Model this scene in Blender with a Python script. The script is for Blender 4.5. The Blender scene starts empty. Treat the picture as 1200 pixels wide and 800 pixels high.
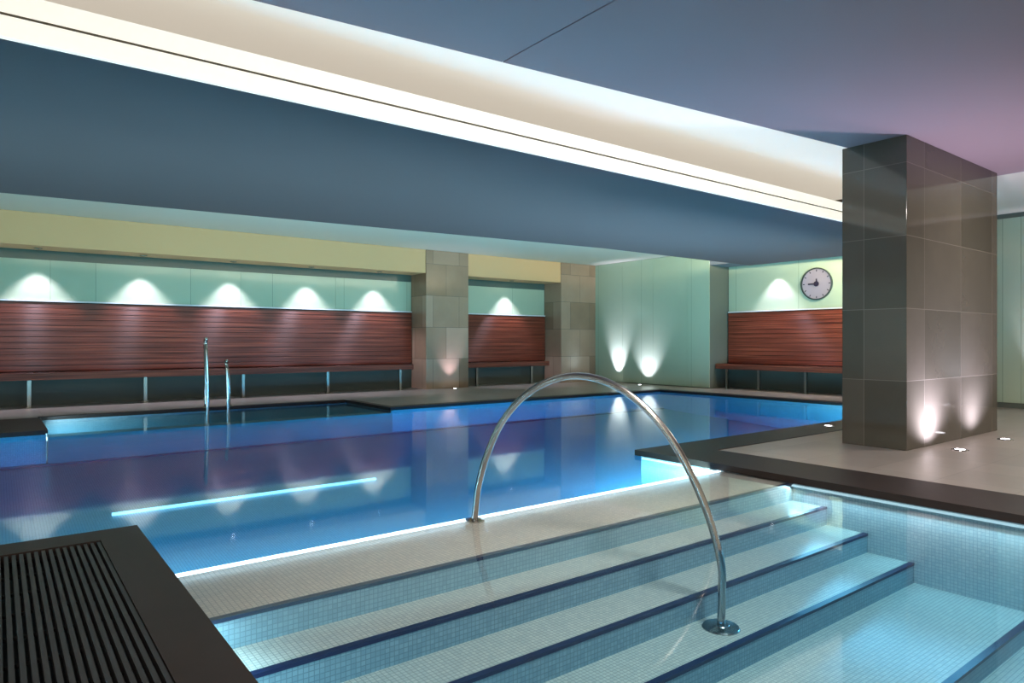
import bpy, bmesh, math, random
from mathutils import Vector
random.seed(7)
sc = bpy.context.scene
C = sc.collection
PI = math.pi

# ------------------------------------------------------------------ camera
FPX = 789.4                                  # focal length in pixels of a 1200 px wide frame
CAM_H = 1.2
cam_data = bpy.data.cameras.new('camera')
cam_data.sensor_width = 36.0
cam_data.lens = 36.0 * FPX / 1200.0
cam_data.clip_start = 0.02
cam = bpy.data.objects.new('camera', cam_data)
C.objects.link(cam)
YAW = math.atan(605 / FPX)                   # view axis turned from +Y towards +X
cam.location = (0, 0, CAM_H)
cam.rotation_euler = (PI / 2, 0, -YAW)
sc.camera = cam

# ------------------------------------------------------------------ world and exposure
w = bpy.data.worlds.new('world')
sc.world = w
w.use_nodes = True
w.node_tree.nodes['Background'].inputs[0].default_value = (0.05, 0.06, 0.08, 1)
w.node_tree.nodes['Background'].inputs[1].default_value = 0.3
vs = sc.view_settings
vs.view_transform = 'Standard'
vs.look = 'None'
vs.gamma = 1.0
vs.use_curve_mapping = False
vs.exposure = 1.3
try:
    sc.cycles.use_denoising = True
    sc.cycles.max_bounces = 12
    sc.cycles.transparent_max_bounces = 16
    sc.cycles.sample_clamp_indirect = 4.0
    sc.cycles.caustics_reflective = False
    sc.cycles.caustics_refractive = False
except Exception:
    pass

# light strengths (lamps of the hall and added fill lights)
COOL = (0.88, 0.80, 1.0)
WARM = (1.0, 0.88, 0.62)
L_SLOT = 70        # strip on top of the hung ceiling, near side
L_BACK = 34       # strip on top of the hung ceiling, far side
L_DOWN = 70       # bench downlights
L_UP = 55         # deck uplights
L_FILL = 85       # unseen fill panels added above and behind the camera
L_POOL = 190       # strip in the main pool edge; also scales two added hidden strips
L_BAY = 15         # strips under the step bay curbs, the left one added
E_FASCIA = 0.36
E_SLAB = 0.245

# ------------------------------------------------------------------ helpers
def lin(r, g, b):
    def f(c):
        c /= 255.0
        return c / 12.92 if c <= 0.04045 else ((c + 0.055) / 1.055) ** 2.4
    return (f(r), f(g), f(b), 1)

class MB:
    def __init__(self):
        self.v = []; self.f = []; self.s = []
    def box(self, x0, x1, y0, y1, z0, z1):
        n = len(self.v)
        self.v += [(x0, y0, z0), (x1, y0, z0), (x1, y1, z0), (x0, y1, z0),
                   (x0, y0, z1), (x1, y0, z1), (x1, y1, z1), (x0, y1, z1)]
        for q in ((0, 3, 2, 1), (4, 5, 6, 7), (0, 1, 5, 4), (1, 2, 6, 5), (2, 3, 7, 6), (3, 0, 4, 7)):
            self.f.append(tuple(n + i for i in q)); self.s.append(False)
        return self
    def prism(self, pts, z0, z1):
        n = len(self.v); k = len(pts)
        self.v += [(x, y, z0) for x, y in pts] + [(x, y, z1) for x, y in pts]
        self.f.append(tuple(n + i for i in reversed(range(k)))); self.s.append(False)
        self.f.append(tuple(n + k + i for i in range(k))); self.s.append(False)
        for i in range(k):
            j = (i + 1) % k
            self.f.append((n + i, n + j, n + k + j, n + k + i)); self.s.append(False)
        return self
    def tube(self, path, r, seg=16, closed=False, cap=True):
        path = [Vector(p) for p in path]
        n0 = len(self.v); m = len(path)
        prev = None
        for i, p in enumerate(path):
            if closed:
                t = path[(i + 1) % m] - path[i - 1]
            else:
                t = path[min(i + 1, m - 1)] - path[max(i - 1, 0)]
            t.normalize()
            if prev is None:
                a = Vector((0, 0, 1)) if abs(t.z) < 0.9 else Vector((1, 0, 0))
                nrm = t.cross(a).normalized()
            else:
                nrm = (prev - t * prev.dot(t)).normalized()
            prev = nrm
            b = t.cross(nrm)
            for k in range(seg):
                an = 2 * PI * k / seg
                self.v.append(tuple(p + nrm * (math.cos(an) * r) + b * (math.sin(an) * r)))
        rng = m if closed else m - 1
        for i in range(rng):
            j = (i + 1) % m
            for k in range(seg):
                l = (k + 1) % seg
                self.f.append((n0 + i * seg + k, n0 + i * seg + l, n0 + j * seg + l, n0 + j * seg + k)); self.s.append(True)
        if cap and not closed:
            self.f.append(tuple(n0 + k for k in reversed(range(seg)))); self.s.append(False)
            self.f.append(tuple(n0 + (m - 1) * seg + k for k in range(seg))); self.s.append(False)
        return self
    def lathe(self, prof, seg=32, c=(0, 0, 0)):
        """prof: list of (r, z); closed with caps when r is 0"""
        n0 = len(self.v); m = len(prof)
        for r, z in prof:
            for k in range(seg):
                an = 2 * PI * k / seg
                self.v.append((c[0] + math.cos(an) * max(r, 1e-5), c[1] + math.sin(an) * max(r, 1e-5), c[2] + z))
        for i in range(m - 1):
            for k in range(seg):
                l = (k + 1) % seg
                self.f.append((n0 + i * seg + k, n0 + i * seg + l, n0 + (i + 1) * seg + l, n0 + (i + 1) * seg + k)); self.s.append(False)
        return self
    def build(self, name, m, parent=None, bevel=0.0):
        me = bpy.data.meshes.new(name)
        me.from_pydata(self.v, [], self.f)
        me.validate()
        for p, s in zip(me.polygons, self.s):
            p.use_smooth = s
        bm = bmesh.new(); bm.from_mesh(me)
        bmesh.ops.recalc_face_normals(bm, faces=bm.faces)
        bm.to_mesh(me); bm.free()
        me.materials.append(m)
        o = bpy.data.objects.new(name, me)
        C.objects.link(o)
        if parent: o.parent = parent
        if bevel:
            b = o.modifiers.new('bevel', 'BEVEL'); b.width = bevel; b.segments = 2; b.limit_method = 'ANGLE'
        return o

def empty(name, loc=(0, 0, 0), rz=0.0):
    o = bpy.data.objects.new(name, None)
    o.empty_display_size = 0.1
    C.objects.link(o); o.location = loc; o.rotation_euler = (0, 0, rz)
    return o

def tag(o, label=None, cat=None, group=None, kind=None):
    if label: o['label'] = label
    if cat: o['category'] = cat
    if group: o['group'] = group
    if kind: o['kind'] = kind
    return o

def struct(o):
    o['kind'] = 'structure'
    return o

def copy_tree(o, parent=None):
    c = o.copy(); C.objects.link(c); c.parent = parent
    for ch in list(o.children): copy_tree(ch, c)
    return c

def area(parent, loc, sx, sy, power, color, direction, spread=PI):
    l = bpy.data.lights.new('strip_light', 'AREA')
    l.shape = 'RECTANGLE'; l.size = sx; l.size_y = sy; l.energy = power; l.color = color; l.spread = spread
    o = bpy.data.objects.new('strip_light', l)
    C.objects.link(o); o.location = loc
    d = Vector(direction).normalized()
    # local x stays along the long direction
    z = -d
    x = Vector((1, 0, 0)) if abs(d.x) < 0.9 else Vector((0, 1, 0))
    if sx_dir[0] is not None: x = Vector(sx_dir[0])
    x = (x - z * x.dot(z)).normalized(); y = z.cross(x)
    from mathutils import Matrix
    o.rotation_euler = Matrix((x, y, z)).transposed().to_euler()
    if parent: o.parent = parent
    return o
sx_dir = [None]

# ------------------------------------------------------------------ materials
def newmat(name):
    m = bpy.data.materials.new(name); m.use_nodes = True
    nt = m.node_tree
    return m, nt, nt.nodes['Principled BSDF']

def simple(name, col, rough=0.5, metal=0.0, noise=0.0, nscale=4.0, spec=None, coat=0.0):
    m, nt, p = newmat(name)
    p.inputs['Base Color'].default_value = col
    p.inputs['Roughness'].default_value = rough
    p.inputs['Metallic'].default_value = metal
    if coat:
        p.inputs['Coat Weight'].default_value = coat; p.inputs['Coat Roughness'].default_value = 0.05
    if spec is not None: p.inputs['Specular IOR Level'].default_value = spec
    if noise:
        g = nt.nodes.new('ShaderNodeNewGeometry')
        n = nt.nodes.new('ShaderNodeTexNoise'); n.inputs['Scale'].default_value = nscale; n.inputs['Detail'].default_value = 5
        nt.links.new(g.outputs['Position'], n.inputs['Vector'])
        mx = nt.nodes.new('ShaderNodeMix'); mx.data_type = 'RGBA'
        mx.inputs['A'].default_value = tuple(c * (1 - noise) for c in col[:3]) + (1,)
        mx.inputs['B'].default_value = tuple(min(1, c * (1 + noise)) for c in col[:3]) + (1,)
        nt.links.new(n.outputs['Fac'], mx.inputs['Factor'])
        nt.links.new(mx.outputs['Result'], p.inputs['Base Color'])
    return m

def emit(name, col, strength):
    m, nt, p = newmat(name)
    p.inputs['Base Color'].default_value = (0.8, 0.8, 0.8, 1)
    p.inputs['Emission Color'].default_value = col
    p.inputs['Emission Strength'].default_value = strength
    return m

def tile(name, c1, c2, mortar, bw, bh, ms, rough, wall=True, offset=0.0, bump=0.15, xo=0.0, zo=0.0, noise=0.0, spec=0.5):
    """tiles laid in metres; wall=True maps (x+y, z), otherwise (x, y)"""
    m, nt, p = newmat(name)
    g = nt.nodes.new('ShaderNodeNewGeometry')
    s = nt.nodes.new('ShaderNodeSeparateXYZ')
    nt.links.new(g.outputs['Position'], s.inputs[0])
    cb = nt.nodes.new('ShaderNodeCombineXYZ')
    if wall:
        a = nt.nodes.new('ShaderNodeMath'); a.operation = 'ADD'
        nt.links.new(s.outputs[0], a.inputs[0]); nt.links.new(s.outputs[1], a.inputs[1])
        a2 = nt.nodes.new('ShaderNodeMath'); a2.operation = 'ADD'; a2.inputs[1].default_value = xo
        nt.links.new(a.outputs[0], a2.inputs[0])
        z2 = nt.nodes.new('ShaderNodeMath'); z2.operation = 'ADD'; z2.inputs[1].default_value = zo
        nt.links.new(s.outputs[2], z2.inputs[0])
        nt.links.new(a2.outputs[0], cb.inputs[0]); nt.links.new(z2.outputs[0], cb.inputs[1])
    else:
        nt.links.new(s.outputs[0], cb.inputs[0]); nt.links.new(s.outputs[1], cb.inputs[1])
    b = nt.nodes.new('ShaderNodeTexBrick')
    b.offset = offset; b.squash = 1.0
    b.inputs['Scale'].default_value = 1.0
    b.inputs['Brick Width'].default_value = bw; b.inputs['Row Height'].default_value = bh
    b.inputs['Mortar Size'].default_value = ms; b.inputs['Mortar Smooth'].default_value = 0.1
    b.inputs['Color1'].default_value = c1; b.inputs['Color2'].default_value = c2; b.inputs['Mortar'].default_value = mortar
    nt.links.new(cb.outputs[0], b.inputs['Vector'])
    out = b.outputs['Color']
    if noise:
        n = nt.nodes.new('ShaderNodeTexNoise'); n.inputs['Scale'].default_value = 2.5; n.inputs['Detail'].default_value = 6
        nt.links.new(g.outputs['Position'], n.inputs['Vector'])
        mr = nt.nodes.new('ShaderNodeMapRange'); mr.inputs['To Min'].default_value = 1 - noise; mr.inputs['To Max'].default_value = 1 + noise
        nt.links.new(n.outputs['Fac'], mr.inputs['Value'])
        mm = nt.nodes.new('ShaderNodeVectorMath'); mm.operation = 'SCALE'
        nt.links.new(out, mm.inputs[0]); nt.links.new(mr.outputs['Result'], mm.inputs['Scale'])
        out = mm.outputs[0]
    nt.links.new(out, p.inputs['Base Color'])
    p.inputs['Roughness'].default_value = rough
    p.inputs['Specular IOR Level'].default_value = spec
    if bump:
        bp = nt.nodes.new('ShaderNodeBump'); bp.inputs['Strength'].default_value = bump; bp.inputs['Distance'].default_value = 0.003
        bp.invert = True
        nt.links.new(b.outputs['Fac'], bp.inputs['Height'])
        nt.links.new(bp.outputs['Normal'], p.inputs['Normal'])
    return m

def wood(name, axis):
    """reddish slatted hardwood, grain along x (axis 0) or y (axis 1)"""
    m, nt, p = newmat(name)
    g = nt.nodes.new('ShaderNodeNewGeometry')
    mp = nt.nodes.new('ShaderNodeMapping')
    mp.inputs['Scale'].default_value = (0.35, 6, 22) if axis == 0 else (6, 0.35, 22)
    nt.links.new(g.outputs['Position'], mp.inputs['Vector'])
    n = nt.nodes.new('ShaderNodeTexNoise'); n.inputs['Scale'].default_value = 1.6; n.inputs['Detail'].default_value = 8; n.inputs['Roughness'].default_value = 0.6
    nt.links.new(mp.outputs[0], n.inputs['Vector'])
    cr = nt.nodes.new('ShaderNodeValToRGB')
    cr.color_ramp.elements[0].position = 0.30; cr.color_ramp.elements[0].color = lin(74, 28, 18)
    cr.color_ramp.elements[1].position = 0.72; cr.color_ramp.elements[1].color = lin(168, 86, 62)
    e = cr.color_ramp.elements.new(0.5); e.color = lin(120, 54, 38)
    nt.links.new(n.outputs['Fac'], cr.inputs['Fac'])
    nt.links.new(cr.outputs['Color'], p.inputs['Base Color'])
    p.inputs['Roughness'].default_value = 0.66
    p.inputs['Specular IOR Level'].default_value = 0.9
    p.inputs['Anisotropic'].default_value = 1.0
    tv = nt.nodes.new('ShaderNodeCombineXYZ'); tv.inputs[2].default_value = 1.0
    nt.links.new(tv.outputs[0], p.inputs['Tangent'])
    return m

PAINT = simple('ceiling_paint_blue_grey', lin(150, 130, 136), 0.75, noise=0.03, nscale=0.6)
PAINT_RAFT = simple('ceiling_paint_raft', lin(100, 80, 80), 0.75, noise=0.03, nscale=0.5)
WHITE = simple('white_plaster', lin(222, 216, 200), 0.8)
CREAM = simple('cream_plaster', lin(206, 164, 118), 0.8)
GLASS = tile('mint_glass', lin(174, 188, 164), lin(167, 182, 158), lin(110, 130, 118), 1.72, 6.0, 0.004, 0.12, offset=0, bump=0, xo=0.16)
GLASS_SHADE = simple('glass_painted_shade', lin(74, 92, 86), 0.12)  # shadow under the soffit put into the glass colour
STONE_COL = tile('polished_grey_stone_tile', lin(76, 72, 62), lin(92, 86, 76), lin(112, 106, 96), 1.07, 0.803, 0.004, 0.08, xo=0.15, zo=0.04, noise=0.12, offset=0.0, bump=0.02)
STONE_PIL = tile('pillar_stone_tile', lin(136, 110, 88), lin(178, 148, 126), lin(90, 82, 74), 0.78, 0.80, 0.004, 0.2, xo=0.3, zo=0.04, noise=0.15, offset=0.5, bump=0.02)
DECK = tile('taupe_deck_tile', lin(150, 140, 132), lin(138, 129, 122), lin(112, 104, 98), 0.6, 0.6, 0.003, 0.32, wall=False, noise=0.12, bump=0.05)
CURB = simple('dark_brown_curb_stone', lin(38, 28, 24), 0.45, spec=0.3, noise=0.25, nscale=6)
DARK = simple('dark_channel', lin(16, 15, 15), 0.6)
GRATE = simple('black_plastic_grating', lin(38, 35, 35), 0.45)
UNDER = simple('grey_green_wall_paint', lin(92, 98, 88), 0.6)
MOSAIC_TOP = tile('beige_mosaic', lin(196, 190, 176), lin(178, 174, 164), lin(140, 140, 132), 0.025, 0.025, 0.0022, 0.3, wall=False, offset=0, bump=0.0)
MOSAIC_WALL = tile('pale_mosaic_wall', lin(190, 200, 200), lin(172, 188, 192), lin(158, 172, 176), 0.025, 0.025, 0.0022, 0.3, wall=True, offset=0, bump=0.0)
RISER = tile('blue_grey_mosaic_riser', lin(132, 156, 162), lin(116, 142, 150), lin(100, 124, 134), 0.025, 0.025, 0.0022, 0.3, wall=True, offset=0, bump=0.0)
MOSAIC_FLOOR = tile('pale_mosaic_floor', lin(176, 196, 206), lin(160, 184, 198), lin(130, 150, 160), 0.025, 0.025, 0.0022, 0.3, wall=False, offset=0, bump=0.0)
NAVY = simple('navy_nosing_tile', lin(16, 28, 62), 0.3)
STEEL = simple('brushed_stainless_steel', lin(170, 166, 162), 0.2, metal=1.0)
STEEL_DK = simple('bench_leg_steel', lin(150, 148, 140), 0.35, metal=1.0)
WOODX = wood('red_hardwood_long', 0)
WOODY = wood('red_hardwood_side', 1)
WOOD_GAP = simple('dark_wood_gap', lin(30, 12, 10), 0.7)
LEDGE = simple('white_ledge', lin(225, 222, 222), 0.5)
LENS = emit('lamp_lens_cool', (0.93, 0.92, 1, 1), 9)
LENS_UP = emit('uplight_lens', (0.93, 0.9, 1, 1), 7)
FASCIA_E = emit('fascia_cove_glow', lin(246, 240, 222), E_FASCIA)  # cove light on the fascia put in as emission
SLAB_E = emit('slot_ceiling_cove_glow', lin(238, 228, 208), E_SLAB)  # even cove wash on the slot ceiling put in as emission
LED_D = emit('curb_led', (0.62, 0.9, 1.0, 1), 0.35)
LED_F = emit('pool_floor_led', (0.8, 0.95, 1.0, 1), 0.9)
LED_W = emit('pool_led', (0.62, 0.86, 1.0, 1), 2.0)
RIM = simple('clock_rim_dark', lin(52, 62, 60), 0.4)
FACE = simple('clock_face', lin(150, 140, 152), 0.4)
HAND = simple('clock_hand', lin(40, 30, 50), 0.4)

def water_mat():
    m = bpy.data.materials.new('pool_water'); m.use_nodes = True
    nt = m.node_tree; nt.nodes.clear()
    out = nt.nodes.new('ShaderNodeOutputMaterial')
    tr = nt.nodes.new('ShaderNodeBsdfTransparent'); tr.inputs[0].default_value = (1, 1, 1, 1)
    gl = nt.nodes.new('ShaderNodeBsdfGlossy'); gl.inputs['Roughness'].default_value = 0.05
    gl.inputs[0].default_value = (1, 1, 1, 1)
    fr = nt.nodes.new('ShaderNodeFresnel'); fr.inputs['IOR'].default_value = 1.33
    g = nt.nodes.new('ShaderNodeNewGeometry')
    n1 = nt.nodes.new('ShaderNodeTexNoise'); n1.inputs['Scale'].default_value = 0.9; n1.inputs['Detail'].default_value = 2
    nt.links.new(g.outputs['Position'], n1.inputs['Vector'])
    bp = nt.nodes.new('ShaderNodeBump'); bp.inputs['Strength'].default_value = 0.5; bp.inputs['Distance'].default_value = 0.0025
    nt.links.new(n1.outputs['Fac'], bp.inputs['Height'])
    nt.links.new(bp.outputs[0], gl.inputs['Normal']); nt.links.new(bp.outputs[0], fr.inputs['Normal'])
    mx = nt.nodes.new('ShaderNodeMixShader')
    nt.links.new(fr.outputs[0], mx.inputs[0]); nt.links.new(tr.outputs[0], mx.inputs[1]); nt.links.new(gl.outputs[0], mx.inputs[2])
    nt.links.new(mx.outputs[0], out.inputs['Surface'])
    va = nt.nodes.new('ShaderNodeVolumeAbsorption')
    va.inputs['Color'].default_value = (0.20, 0.72, 0.90, 1); va.inputs['Density'].default_value = 0.64
    nt.links.new(va.outputs[0], out.inputs['Volume'])
    return m
WATER = water_mat()

# ------------------------------------------------------------------ dimensions (metres; deck = 0)
WZ = -0.05                    # water level
X_R = 13.1                    # right edge of the pool
Y_F = 11.05                   # far edge of the pool
Y_N = 5.05                    # near edge of the main pool
BX0, BX1 = 0.70, 5.63         # step bay
FLOOR_Z = -1.0
WALL_Y = 15.5; BULK_Y = 14.75
WALL_X = 14.5; NICHE_X = 15.3
CEIL = 3.51; NEAR_CEIL = 3.47
RAFT_Z0, RAFT_Z1 = 2.94, 3.20
XL = -3.5; YB = -3.5

# ------------------------------------------------------------------ floors, basin
m = MB()
m.box(BX1 + .0, X_R + 3.2, YB, Y_N, -0.04, 0)                      # right deck
struct(m.build('floor', DECK))
m = MB(); m.prism([(X_R, Y_N), (X_R + 3.2, Y_N), (X_R + 3.2, WALL_Y + .3), (5.7, WALL_Y + .3), (5.7, Y_F), (X_R, Y_F)], -0.04, 0)
m.box(XL - .2, 5.7, 13.0, WALL_Y + .3, -0.04, 0)
struct(m.build('floor', DECK))
struct(MB().box(XL - .2, 0.56, Y_F, 13.0, -0.04, 0).build('floor', CURB))
struct(MB().box(XL - .2, 0.50, YB, 4.72, -0.30, -0.07).build('floor', DARK))

# pool basin walls below the deck slabs
W_ = 0.02
m = MB()
m.box(BX1 + W_, X_R + 3.2, YB, Y_N - W_, FLOOR_Z - .2, -0.04)
m.prism([(X_R + W_, Y_N - W_), (X_R + 3.2, Y_N - W_), (X_R + 3.2, WALL_Y + .3), (5.7 + W_, WALL_Y + .3), (5.7 + W_, Y_F + W_), (X_R + W_, Y_F + W_)], FLOOR_Z - .2, -0.04)
m.box(XL - .2, 5.7 + W_, 13.0 + W_, WALL_Y + .3, FLOOR_Z - .2, -0.04)
m.box(XL - .2, 0.56 - W_, Y_F + W_, 13.02, FLOOR_Z - .2, -0.04)
m.box(XL - .2, BX0 - W_, YB, 4.95 - W_, FLOOR_Z - .2, -0.31)
m.box(0.50, BX0 - W_, YB, 4.95 - W_, -0.31, -0.10)
m.box(XL - .2, 0.50, 4.72, 4.95 - W_, -0.31, -0.10)
struct(m.build('pool_wall', MOSAIC_WALL))
def floor_z(y): return -.46 - .36 * (Y_F - y) / (Y_F - 3.97)
m = MB(); m.v = [(x, y, z) for x in (XL - .2, X_R + .2) for y, z in ((3.9, floor_z(3.9)), (Y_F + .1, floor_z(Y_F + .1)), (Y_F + .1, FLOOR_Z - .2), (3.9, FLOOR_Z - .2))]
m.f = [(0, 1, 2, 3), (7, 6, 5, 4), (0, 4, 5, 1), (1, 5, 6, 2), (2, 6, 7, 3), (3, 7, 4, 0)]; m.s = [False] * 6
struct(m.build('pool_floor', MOSAIC_FLOOR))
struct(MB().box(XL, X_R, Y_F - .12, Y_F + .03, floor_z(Y_F) - .05, floor_z(Y_F) + .012).build('trim_6', NAVY))

# submerged threshold and shallow floor of the far alcove
m = MB(); m.box(0.56, 5.7, Y_F - .02, 13.02, FLOOR_Z, -0.45)
m.box(0.56, 5.7, Y_F - .05, Y_F + .28, -0.45, -0.09)
struct(m.build('pool_floor', MOSAIC_TOP))

# curbs
c = MB()
c.box(BX1 - .03, 6.32, YB, Y_N + .03, -0.055, 0.006)
c.box(6.32, X_R + .0, 4.52, Y_N + .03, -0.055, 0.006)
struct(c.build('trim_1', CURB))
c = MB(); c.box(0.50, BX0 + .03, YB, 4.97, -0.10, 0.006); c.box(XL, 0.50, 4.72, 4.97, -0.10, 0.006)
struct(c.build('trim_2', CURB))
c = MB(); c.box(5.67, X_R + .3, Y_F - .03, Y_F + .22, -0.05, 0.006); c.box(X_R - .03, X_R + .22, Y_N, Y_F - .03, -0.05, 0.006)
c.box(0.53, 5.70, 12.97, 13.12, -0.05, 0.006); c.box(5.67, 5.82, Y_F + .22, 12.97, -0.05, 0.006); c.box(XL, 0.53, Y_F - .03, Y_F + .1, -0.055, 0.006)
struct(c.build('trim_3', CURB))

# ------------------------------------------------------------------ walls
# back wall with two niches closed above by the bulkhead
m = MB()
m.box(XL, NICHE_X + .3, WALL_Y, WALL_Y + .2, -0.04, CEIL)
struct(m.build('wall_back', UNDER))
struct(MB().box(XL, WALL_X, BULK_Y, WALL_Y - .02, 2.92, CEIL - .004).build('ceiling_bulkhead', CREAM))
m = MB()
m.box(NICHE_X + .0, NICHE_X + .2, YB, WALL_Y, -0.04, CEIL)
m.box(WALL_X, NICHE_X, 10.6, WALL_Y, -0.0, CEIL - .004)
m.box(WALL_X, NICHE_X, YB, 5.2, 0.0, CEIL - .004)
struct(m.build('wall_right', UNDER))
struct(MB().box(WALL_X, NICHE_X - .02, 5.2, 10.6, 3.15, CEIL - .004).build('ceiling_bulkhead', simple('niche_soffit_paint', lin(120, 122, 130), .8)))
struct(MB().box(XL - .2, XL, YB, WALL_Y, -0.04, CEIL).build('wall_left', WHITE))
struct(MB().box(XL - .2, NICHE_X + .2, YB - .2, YB, -1.2, CEIL).build('wall_front', WHITE))

# ------------------------------------------------------------------ ceilings
struct(MB().box(XL - .2, NICHE_X + .3, YB - .2, WALL_Y + .2, CEIL, CEIL + .15).build('ceiling', WHITE))
# near ceiling: two boards with a joint running along y at x = 3.27
def near_y(x): return 4.6 - 0.111 * (x - 1.43)
m = MB()
J = J_ = 3.27
m.prism([(XL, YB), (J - .006, YB), (J - .006, near_y(J)), (XL, near_y(XL))], NEAR_CEIL, CEIL - .002)
m.prism([(J + .006, YB), (10.9, YB), (10.9, near_y(10.9)), (J + .006, near_y(J))], NEAR_CEIL, CEIL - .002)
struct(m.build('ceiling', PAINT))
# hung raft; fascia emission stands in for cove light falling on it
raft = MB(); raft.prism([(XL, 4.86), (13.7, 4.86), (13.7, 8.93), (9.0, 8.95), (0, 9.9), (XL, 10.2)], RAFT_Z0, RAFT_Z1 - .004)
struct(raft.build('ceiling', PAINT_RAFT))
fa = empty('glow_painted_fascia', (5, 4.83, RAFT_Z0))
tag(fa, 'long cream fascia with cove glow painted in, along the edge of the dark blue hung ceiling', 'light')
MB().box(XL - 5, 13.7 - 5, -0.02, 0.03, 0.0, 0.121).build('light_face', FASCIA_E, fa)
MB().box(XL - 5, 13.7 - 5, -0.02, 0.03, 0.139, 0.262).build('light_face', FASCIA_E, fa)
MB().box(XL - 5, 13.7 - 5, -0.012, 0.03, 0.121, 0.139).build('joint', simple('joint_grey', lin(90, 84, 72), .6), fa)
sl = empty('glow_painted_ceiling', (0, 0, CEIL))  # plain slot ceiling; its emission replaces the wash of hidden cove lights
tag(sl, 'cream ceiling with cove glow painted in, in the tapering slot between the two blue ceilings', 'light')
MB().prism([(XL, 4.0), (J_, near_y(J_) - .3), (10.85, 3.2), (10.85, 5.9), (XL, 5.9)], -.012, -.002).build('light_face', SLAB_E, sl)
bl = empty('cove_light', (4, 8.6, RAFT_Z1))
tag(bl, 'hidden warm cove strip light on top of the hung ceiling facing the benches', 'light')
MB().box(-7, 9, -.05, .05, 0, .03).build('tray', LEDGE, bl)
area(bl, (0.5, 0, .09), 15.0, .08, L_BACK, WARM, (0, 1, .12))

b2 = empty('cove_light', (13.3, 7.0, RAFT_Z1)); tag(b2, 'hidden cove strip light on top of the hung ceiling facing the tall side glass wall', 'light')
MB().box(-.05, .05, -1.8, 1.8, 0, .03).build('tray', LEDGE, b2)
sx_dir[0] = (0, 1, 0)
area(b2, (0, 0, .09), 3.4,   .08, 120, WARM, (1, .75, 0))
sx_dir[0] = None

# ------------------------------------------------------------------ glass cladding panels
def panel(x0, x1, y0, y1, z0, z1, label, grp):
    o = MB().box(x0, x1, y0, y1, z0, z1).build('glass_panel', GLASS)
    return tag(o, label, 'wall panel', grp)
G1 = 'mint glass panels above the long bench'
for i, (a, b, t) in enumerate(((XL + .01, 0.82, 'leftmost mint green glass panel above the long wooden bench'),
                               (0.825, 4.3, 'mint green glass panel above the long bench, second from the left'),
                               (4.305, 6.5, 'mint green glass panel above the long bench, third from the left'),
                               (6.505, 8.56, 'mint green glass panel above the right end of the long bench'))):
    panel(a, b, WALL_Y - .02, WALL_Y, 1.98, 2.74, t, G1)
panel(9.86, 13.08, WALL_Y - .02, WALL_Y, 1.98, 2.74, 'mint green glass panel above the short bench between the two stone pillars', None)
o = MB().box(XL + .01, 8.56, WALL_Y - .02, WALL_Y, 2.74, 2.92).build('shade_band_4', GLASS_SHADE); struct(o)  # painted shade along the wall top
o = MB().box(9.86, 13.08, WALL_Y - .02, WALL_Y, 2.74, 2.92).build('shade_band_5', GLASS_SHADE); struct(o)
SG = 'tall mint glass panels of the side wall'
ys = [14.73, 13.6, 12.45, 11.3, 10.6]
names = ['tall mint glass panel in the corner beside the far stone pillar', 'tall mint glass panel lit by a deck uplight, second from the far corner',
         'tall mint glass panel beyond the pool end, third from the far corner', 'narrow mint glass panel beside the right bench niche']
for i in range(4):
    panel(WALL_X - .02, WALL_X, ys[i + 1] + .004, ys[i], 0.02, CEIL - .01, names[i], SG)
ys = [5.2, 4.0, 2.8, 1.6, 0.4]
names = ['tall mint glass panel right of the big column, the farthest one', 'tall mint glass panel right of the big column, at the photo edge',
         'tall mint glass panel beside the deck beyond the photo edge', 'tall mint glass panel of the side wall nearest the camera']
for i in range(2):
    panel(WALL_X - .02, WALL_X, ys[i + 1] + .004, ys[i], 0.10, 3.42, names[i], SG)
panel(NICHE_X - .02, NICHE_X, 5.22, 10.58, 1.98, 3.15, 'mint green glass panel above the right bench, behind the wall clock', None)

# ------------------------------------------------------------------ columns
def column(x0, x1, y0, y1, z1, mt, label):
    o = MB().box(x0, x1, y0, y1, 0.0, z1).build('stone_column', mt, bevel=0.004)
    return tag(o, label, 'column')
column(7.93, 10.72, 3.23, 3.94, NEAR_CEIL, STONE_COL, 'big polished grey stone tiled column standing on the right pool deck')
column(8.57, 9.84, BULK_Y - .03, WALL_Y - .021, CEIL - .004, STONE_PIL, 'brown grey stone pillar at the right end of the long bench')
column(13.09, WALL_X - .02, BULK_Y - .03, WALL_Y - .021, CEIL - .004, STONE_PIL, 'brown grey stone pillar at the right end of the short bench, in the far corner')

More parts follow.
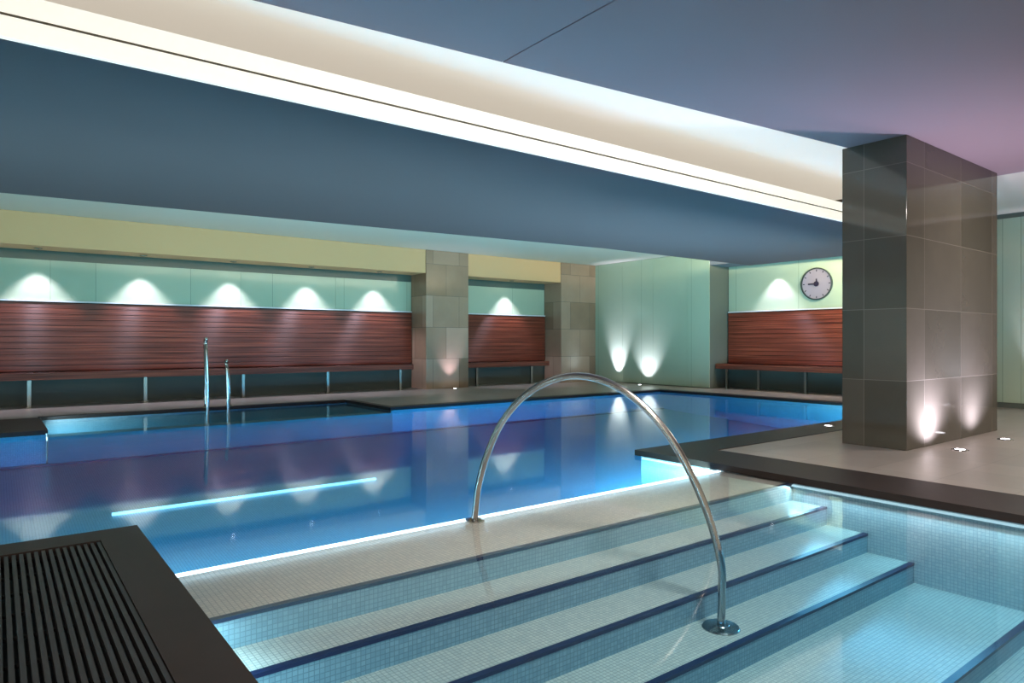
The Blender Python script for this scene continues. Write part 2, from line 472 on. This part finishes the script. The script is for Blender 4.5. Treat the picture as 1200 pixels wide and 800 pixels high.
# ------------------------------------------------------------------ benches
def bench(axis, a0, a1, wall, label, legs, endstop):
    """axis 0: along x on the wall y=wall ; axis 1: along y on the wall x=wall"""
    b = empty('wooden_bench', (0, 0, 0))
    tag(b, label, 'bench')
    def bx(mb, u0, u1, d0, d1, z0, z1):
        if axis == 0: mb.box(u0, u1, wall - d1, wall - d0, z0, z1)
        else: mb.box(wall - d1, wall - d0, u0, u1, z0, z1)
        return mb
    wd = WOODX if axis == 0 else WOODY
    bx(MB(), a0, a1, .0, .02, .60, 1.95).build('back_frame', WOOD_GAP, b)
    mb = MB(); z = .64; n = 12; h = (1.94 - .64) / n
    for i in range(n): bx(mb, a0, a1, .02, .055, z + i * h, z + (i + 1) * h - .008)
    mb.build('backrest', wd, b, bevel=0.004)
    bx(MB(), a0, a1, .0, .07, 1.95, 1.978).build('ledge', LEDGE, b)
    mb = MB()
    for i in range(5): bx(mb, a0, a1 - endstop, .055 + i * .10, .055 + i * .10 + .093, .585, .63)
    bx(mb, a0, a1 - endstop, .555, .60, .50, .63)
    mb.build('seat', wd, b, bevel=0.005)
    for u in legs:
        mb = MB(); bx(mb, u - .03, u + .03, .44, .50, 0.0, .585); bx(mb, u - .03, u + .03, .06, .44, .545, .585); bx(mb, u - .05, u + .05, .42, .52, 0, .012)
        mb.build('leg', STEEL_DK, b)
    return b
bench(0, XL + .02, 8.55, WALL_Y - .02, 'long reddish slatted wooden bench with high backrest along the far left wall', [-1.39, 0.48, 2.35, 4.22, 6.11, 7.99], .25)
bench(0, 9.86, 13.07, WALL_Y - .02, 'short reddish wooden bench between the two stone pillars', [10.3, 12.2], .3)
bench(1, 5.25, 10.56, NICHE_X - .02, 'reddish wooden bench in the right niche under the wall clock', [5.8, 7.0, 8.2, 9.4, 10.3], .0)

# ------------------------------------------------------------------ clock on the right niche wall
ck = empty('wall_clock', (NICHE_X - .02, 8.18, 2.55)); ck.rotation_euler = (0, -PI / 2, 0)
tag(ck, 'large round pool clock with dark rim on the wall above the right bench', 'clock')
MB().lathe([(0, 0), (.375, 0), (.38, .02), (.38, .05), (.355, .055), (.35, .04), (.35, .0)], 40).build('rim', RIM, ck)
MB().lathe([(0, .03), (.35, .03), (.35, .02), (0, .02)], 40).build('face', FACE, ck)
MB().lathe([(0, .055), (.06, .055), (.06, .03), (0, .03)], 24).build('hub', HAND, ck)
MB().box(-.015, .015, 0, .2, .042, .05).build('hand', HAND, ck)
MB().box(0, .12, -.015, .015, .036, .042).build('hand', HAND, ck)
for i in range(12):
    a = i * PI / 6; ca, sa = math.cos(a), math.sin(a)
    p = [(.29 * ca - .01 * sa, .29 * sa + .01 * ca), (.29 * ca + .01 * sa, .29 * sa - .01 * ca), (.335 * ca + .01 * sa, .335 * sa - .01 * ca), (.335 * ca - .01 * sa, .335 * sa + .01 * ca)]
    MB().prism(p, .03, .033).build('tick_mark', HAND, ck)

# ------------------------------------------------------------------ lamps
def spot(parent, loc, power, size, blend, color, target, radius=.03):
    l = bpy.data.lights.new('spot_beam', 'SPOT'); l.energy = power; l.spot_size = size; l.spot_blend = blend; l.color = color; l.shadow_soft_size = radius
    o = bpy.data.objects.new('spot_beam', l); C.objects.link(o); o.location = loc; o.parent = parent
    o.rotation_euler = Vector(target).to_track_quat('-Z', 'Y').to_euler()
    return o

def downlight(x, y, z, label, group, power, size, target=(0, 0, -1), color=COOL, r=.045, blend=.55):
    e = empty('ceiling_downlight', (x, y, z))
    tag(e, label, 'ceiling light', group)
    MB().lathe([(r, .0), (r + .022, -.002), (r + .024, -.008), (r, -.016), (r - .006, -.01), (r - .008, 0)], 24).build('trim_ring', STEEL, e)
    MB().lathe([(0, -.004), (r - .006, -.004), (r - .006, .0), (0, .0)], 24).build('lens', LENS, e)
    spot(e, (0, 0, -.03), power, size, blend, color, target)
    return e
names = ['leftmost ceiling downlight over the long wooden bench', 'second downlight from the left over the long bench', 'middle downlight of the five over the long bench',
         'fourth downlight from the left over the long bench', 'rightmost downlight over the long bench beside the stone pillar']
for x, t in zip((.62, 2.34, 4.06, 5.78, 7.50), names):
    downlight(x, 15.15, 2.92, t, 'downlights over the long bench', L_DOWN, math.radians(80), (0, 0, -1))
downlight(-1.10, 15.15, 2.92, 'downlight over the hidden left end of the long bench', 'downlights over the long bench', L_DOWN, math.radians(80), (0, 0, -1))
downlight(11.6, 15.15, 2.92, 'downlight over the short bench between the pillars', None, L_DOWN, math.radians(80), (0, 0, -1))
downlight(14.98, 9.15, 3.15, 'downlight over the right bench near the wall clock', None, L_DOWN, math.radians(80), (0, 0, -1))
downlight(14.98, 6.6, 3.15, 'downlight over the right bench hidden behind the big column', None, L_DOWN, math.radians(80), (0, 0, -1))
k = 0  # unseen fill panels, added to brighten the deck and steps
FN = ['added fill panel over the deck behind the camera, left', 'added fill panel over the pool steps above the photo', 'added fill panel over the deck right of the steps', 'added fill panel near the side wall right of the photo']
for (x, y) in ((-1.0, -1.2), (3.4, 1.0), (9.5, 1.7), (12.8, -1.5)):
    e = empty('fill_panel', (x, y, NEAR_CEIL if x < 10.9 else CEIL)); tag(e, FN[k], 'ceiling light', 'added fill panels')
    MB().box(-.5, .5, -.5, .5, -.02, -.002).build('frame', STEEL, e)
    MB().box(-.46, .46, -.46, .46, -.024, -.02).build('light_face', LEDGE, e)
    area(e, (0, 0, -.03), .9, .9, L_FILL * (.35 if x == 9.5 else 1.35 if x == 3.4 else 1), (1, .92, .86), (0, 0, -1)); k += 1

def uplight(x, y, label, power=L_UP, size=70, target=(0, 0, 1), r=.06, color=(.78, .74, 1.0)):
    e = empty('deck_uplight', (x, y, 0.0))
    tag(e, label, 'floor light', 'recessed deck uplights')
    MB().lathe([(r, 0), (r + .025, 0), (r + .022, .008), (r, .012), (r - .006, .006), (r - .006, 0)], 24).build('ring', STEEL, e)
    MB().lathe([(0, .011), (r * .7, .010), (r - .004, .005), (r - .004, 0), (0, 0)], 24).build('lens', LENS_UP, e)
    spot(e, (0, 0, .03), power, math.radians(size), 1.0, color, target)
    return e
uplight(9.25, 14.45, 'deck uplight at the foot of the stone pillar beside the long bench', L_UP * .6, 70, (0, .15, 1))
uplight(14.12, 12.62, 'deck uplight at the foot of the side glass wall, nearer the pool corner', L_UP * 1.2, 80, (.5, 0, 1))
uplight(14.2, 13.75, 'deck uplight in the far corner beside the stone pillar', L_UP * 3.2, 54, (.33, 0, 1))
uplight(8.47, 2.90, 'deck uplight in front of the near corner of the big column', L_UP * 2.6, 140, (0, .42, 1))
uplight(9.80, 2.87, 'deck uplight in front of the right end of the big column', L_UP * 1.7, 130, (0, .4, 1))
uplight(9.36, 4.85, 'deck uplight on the dark pool curb behind the big column', L_UP * .3, 60, (0, 0, 1))
uplight(14.15, 3.6, 'deck uplight at the foot of the side wall right of the big column', L_UP * 1.8, 50, (.3, 0, 1))
uplight(14.15, 1.4, 'deck uplight at the side wall beyond the photo edge', L_UP * 1.8, 50, (.3, 0, 1))

# ------------------------------------------------------------------ pool steps
st = empty('pool_steps', (0, 3.97, FLOOR_Z))
tag(st, 'wide mosaic pool steps with navy nosings descending towards the camera', 'steps')
levels = [(3.97, 3.25, -.068), (3.25, 2.94, -.218), (2.94, 2.60, -.37), (2.60, 2.25, -.52), (2.25, 1.46, -.67), (1.46, 1.1, -.79), (1.1, YB, -.9)]
for i, (ya, yb, z) in enumerate(levels):
    s_ = MB().box(BX0 - W_, BX1 + W_, yb - 3.97, ya - 3.97, 0.0, z - FLOOR_Z)
    o = s_.build('step', RISER, st)
    # treads and risers use the same small mosaic; top faces take the floor layout
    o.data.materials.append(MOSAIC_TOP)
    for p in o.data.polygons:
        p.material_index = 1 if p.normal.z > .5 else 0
    if i < 6:
        MB().box(BX0 - W_, BX1 + W_ - .0, yb - 3.97 - .004, yb - 3.97 + .036, z - FLOOR_Z - .015, z - FLOOR_Z + .004).build('nosing', NAVY, o)

# underwater light strips
l1 = empty('underwater_light_strip', (3.16, 3.99, -.062)); tag(l1, 'bright underwater light strip along the far edge of the beige mosaic landing', 'pool light')
MB().box(-2.46, 2.46, -.01, .025, -.02, .0).build('light_face', LED_W, l1)
area(l1, (0, .07, -.06), 4.9, .06, L_POOL, (.44, .88, .96), (0, 1, -.28))
l2 = empty('underwater_light_strip', (2.45, 8.1, floor_z(8.1))); tag(l2, 'thin bright underwater light strip on the main pool floor', 'pool light')
MB().box(-1.49, 1.5, -.02, .02, -.01, .025).build('light_face', LED_F, l2)
l3 = empty('underwater_light_strip', (BX1, 2.0, -.08)); tag(l3, 'underwater light strip below the dark curb right of the pool steps', 'pool light')
MB().box(-.005, .018, -4.5, 3.0, -.01, .006).build('light_face', LED_D, l3)
sx_dir[0] = (0, 1, 0)
area(l3, (-.03, 0, -.02), 6.2, .03, L_BAY, (.50, .85, 1.0), (-.9, 0, -1))
sx_dir[0] = None
l7 = empty('underwater_light_strip', (BX0 - .0, 2.0, -.09)); tag(l7, 'added unseen underwater light strip below the left curb of the step bay', 'pool light')  # hidden strip, added to brighten the dark left side of the steps
MB().box(-.018, .005, -4.5, 1.9, -.01, .006).build('light_face', LED_W, l7)
sx_dir[0] = (0, 1, 0)
area(l7, (.03, -.5, -.01), 6.0, .03, L_BAY * 1.15, (.50, .85, 1.0), (1, 0, -.9))
sx_dir[0] = None
l8 = empty('underwater_light_strip', (.57, 12.0, -.14)); tag(l8, 'underwater light strip at the left side of the far pool entry', 'pool light')
MB().box(-.018, .005, -.8, .8, -.02, .02).build('light_face', LED_W, l8)
sx_dir[0] = (0, 1, 0)
area(l8, (.03, 0, 0), 1.5, .03, 25, (.6, .88, 1.0), (1, 0, -.3))
sx_dir[0] = None
l6 = empty('underwater_light_strip', (-1.4, 4.935, -.30)); tag(l6, 'added unseen underwater light strip below the curb of the grated deck in the lower left', 'pool light')  # hidden strip, added to light the left part of the main pool
MB().box(-2.0, 2.0, -.01, .015, -.02, .02).build('light_face', LED_W, l6)
area(l6, (0, .04, 0), 4.0, .06, L_POOL * .7, (.44, .88, .96), (0, 1, -.35))
l5 = empty('underwater_light_strip', (9.4, Y_N + .0, -.25)); tag(l5, 'added unseen underwater light strip in the near wall of the main pool behind the big column', 'pool light')  # hidden strip, added to light the water at the far right
MB().box(-3.4, 3.4, -.02, .015, -.02, .02).build('light_face', LED_W, l5)
area(l5, (0, .04, 0), 6.6, .06, L_POOL * 1.8, (.42, .84, 1.0), (0, 1, -.12))

# ------------------------------------------------------------------ water
def wb(mb, pts): mb.prism(pts, FLOOR_Z - .1, WZ)
m = MB()
e_ = .015
m.prism([(XL - .1, 4.95 - e_ - .0), (BX0 - e_, 4.95 - e_), (BX0 - e_, YB), (BX1 + e_, YB), (BX1 + e_, Y_N - e_), (X_R + e_, Y_N - e_), (X_R + e_, Y_F + e_),
         (5.7 + e_, Y_F + e_), (5.7 + e_, 13.0 + e_), (.56 - e_, 13.0 + e_), (.56 - e_, Y_F + e_), (XL - .1, Y_F + e_)], FLOOR_Z - .1, WZ)
wt = m.build('pool_water', WATER)
tag(wt, 'still clear blue pool water filling the swimming pool and the step bay', 'water', kind='stuff')

# ------------------------------------------------------------------ overflow grating, lower left
gr = empty('floor_grating', (-1.0, 1.5, 0))
tag(gr, 'black slatted overflow grating in the lower left corner', 'grating')
mb = MB(); x = -2.5
while x < 1.49:
    mb.box(x, x + .019, -5.0, 3.21, -.035, 0.0); x += .034
mb.build('slats', GRATE, gr)
mb = MB()
for i in range(28):
    y = -4.9 + i * .3
    mb.box(-2.5, 1.49, y, y + .012, -.05, -.036)
mb.build('cross_bars', DARK, gr)

# ------------------------------------------------------------------ steel hoop handrail
def smooth_path(pts, n=10):
    out = []
    P = [Vector(p) for p in pts]
    P = [P[0] * 2 - P[1]] + P + [P[-1] * 2 - P[-2]]
    for i in range(1, len(P) - 2):
        for k in range(n):
            t = k / n
            p0, p1, p2, p3 = P[i - 1], P[i], P[i + 1], P[i + 2]
            out.append(.5 * ((2 * p1) + (p2 - p0) * t + (2 * p0 - 5 * p1 + 4 * p2 - p3) * t * t + (3 * p1 - p0 - 3 * p2 + p3) * t ** 3))
    out.append(P[-2])
    return out
s_, c_ = math.sin(YAW), math.cos(YAW)
A = Vector((3.46, 2.45, -.52)); B = Vector((2.70, 3.93, -.07))
dirv = Vector((B.x - A.x, B.y - A.y, 0)).normalized(); nrm = Vector((dirv.y, -dirv.x, 0))
def on_plane(px, py):
    l = (px - 600) / FPX; u = (400 - py) / FPX
    r = Vector((s_ + c_ * l, c_ - s_ * l, u)); o = Vector((0, 0, CAM_H))
    t = (A - o).dot(nrm) / r.dot(nrm)
    return o + r * t
pix = [(845, 735), (846, 695), (845, 660), (832, 610), (812, 560), (785, 512), (752, 474), (715, 449), (676, 440), (642, 447), (612, 466), (588, 495), (571, 532), (561, 568), (557, 600), (556.5, 608)]
hp = [on_plane(*p) for p in pix]
hr = empty('hoop_handrail', (A.x, A.y, A.z)); tag(hr, 'arched stainless steel hoop handrail standing on the pool steps', 'handrail')
MB().tube([p - A for p in smooth_path(hp, 8)], .0235, 20).build('rail', STEEL, hr)
MB().lathe([(0, .022), (.045, .022), (.05, .018), (.105, .012), (.112, .004), (.112, -.004), (0, -.004)], 32).build('flange', STEEL, hr)
q = hp[-1] - A
MB().lathe([(0, .015), (.04, .015), (.07, .008), (.07, -.004), (0, -.004)], 32, (q.x, q.y, hp[-1].z - A.z - .01)).build('flange', STEEL, hr)

# ------------------------------------------------------------------ ladder rails at the far alcove
def ladder(x, y, h, back, label, lean):
    e = empty('grab_rail', (x, y, 0.006)); tag(e, label, 'handrail', 'steel rails at the far pool entry')
    pts = [(0, 0, 0), (0, 0, h * .5), (lean * .5, 0, h * .86), (lean, -.04, h * .97), (lean, -.12, h), (lean, -back * .75, h * .93), (lean, -back, h * .8), (lean + .02, -back, h * .35), (lean + .02, -back, -.40)]
    MB().tube(smooth_path(pts, 8), .028, 14).build('rail', STEEL, e)
    MB().lathe([(0, .015), (.05, .015), (.065, .0), (0, 0)], 24).build('flange', STEEL, e)
ladder(3.02, 13.06, 1.24, .13, 'taller steel grab rail at the far pool entry, left one of the pair', -.02)
ladder(3.42, 13.06, .84, .13, 'shorter steel grab rail at the far pool entry, right one of the pair', -.07)
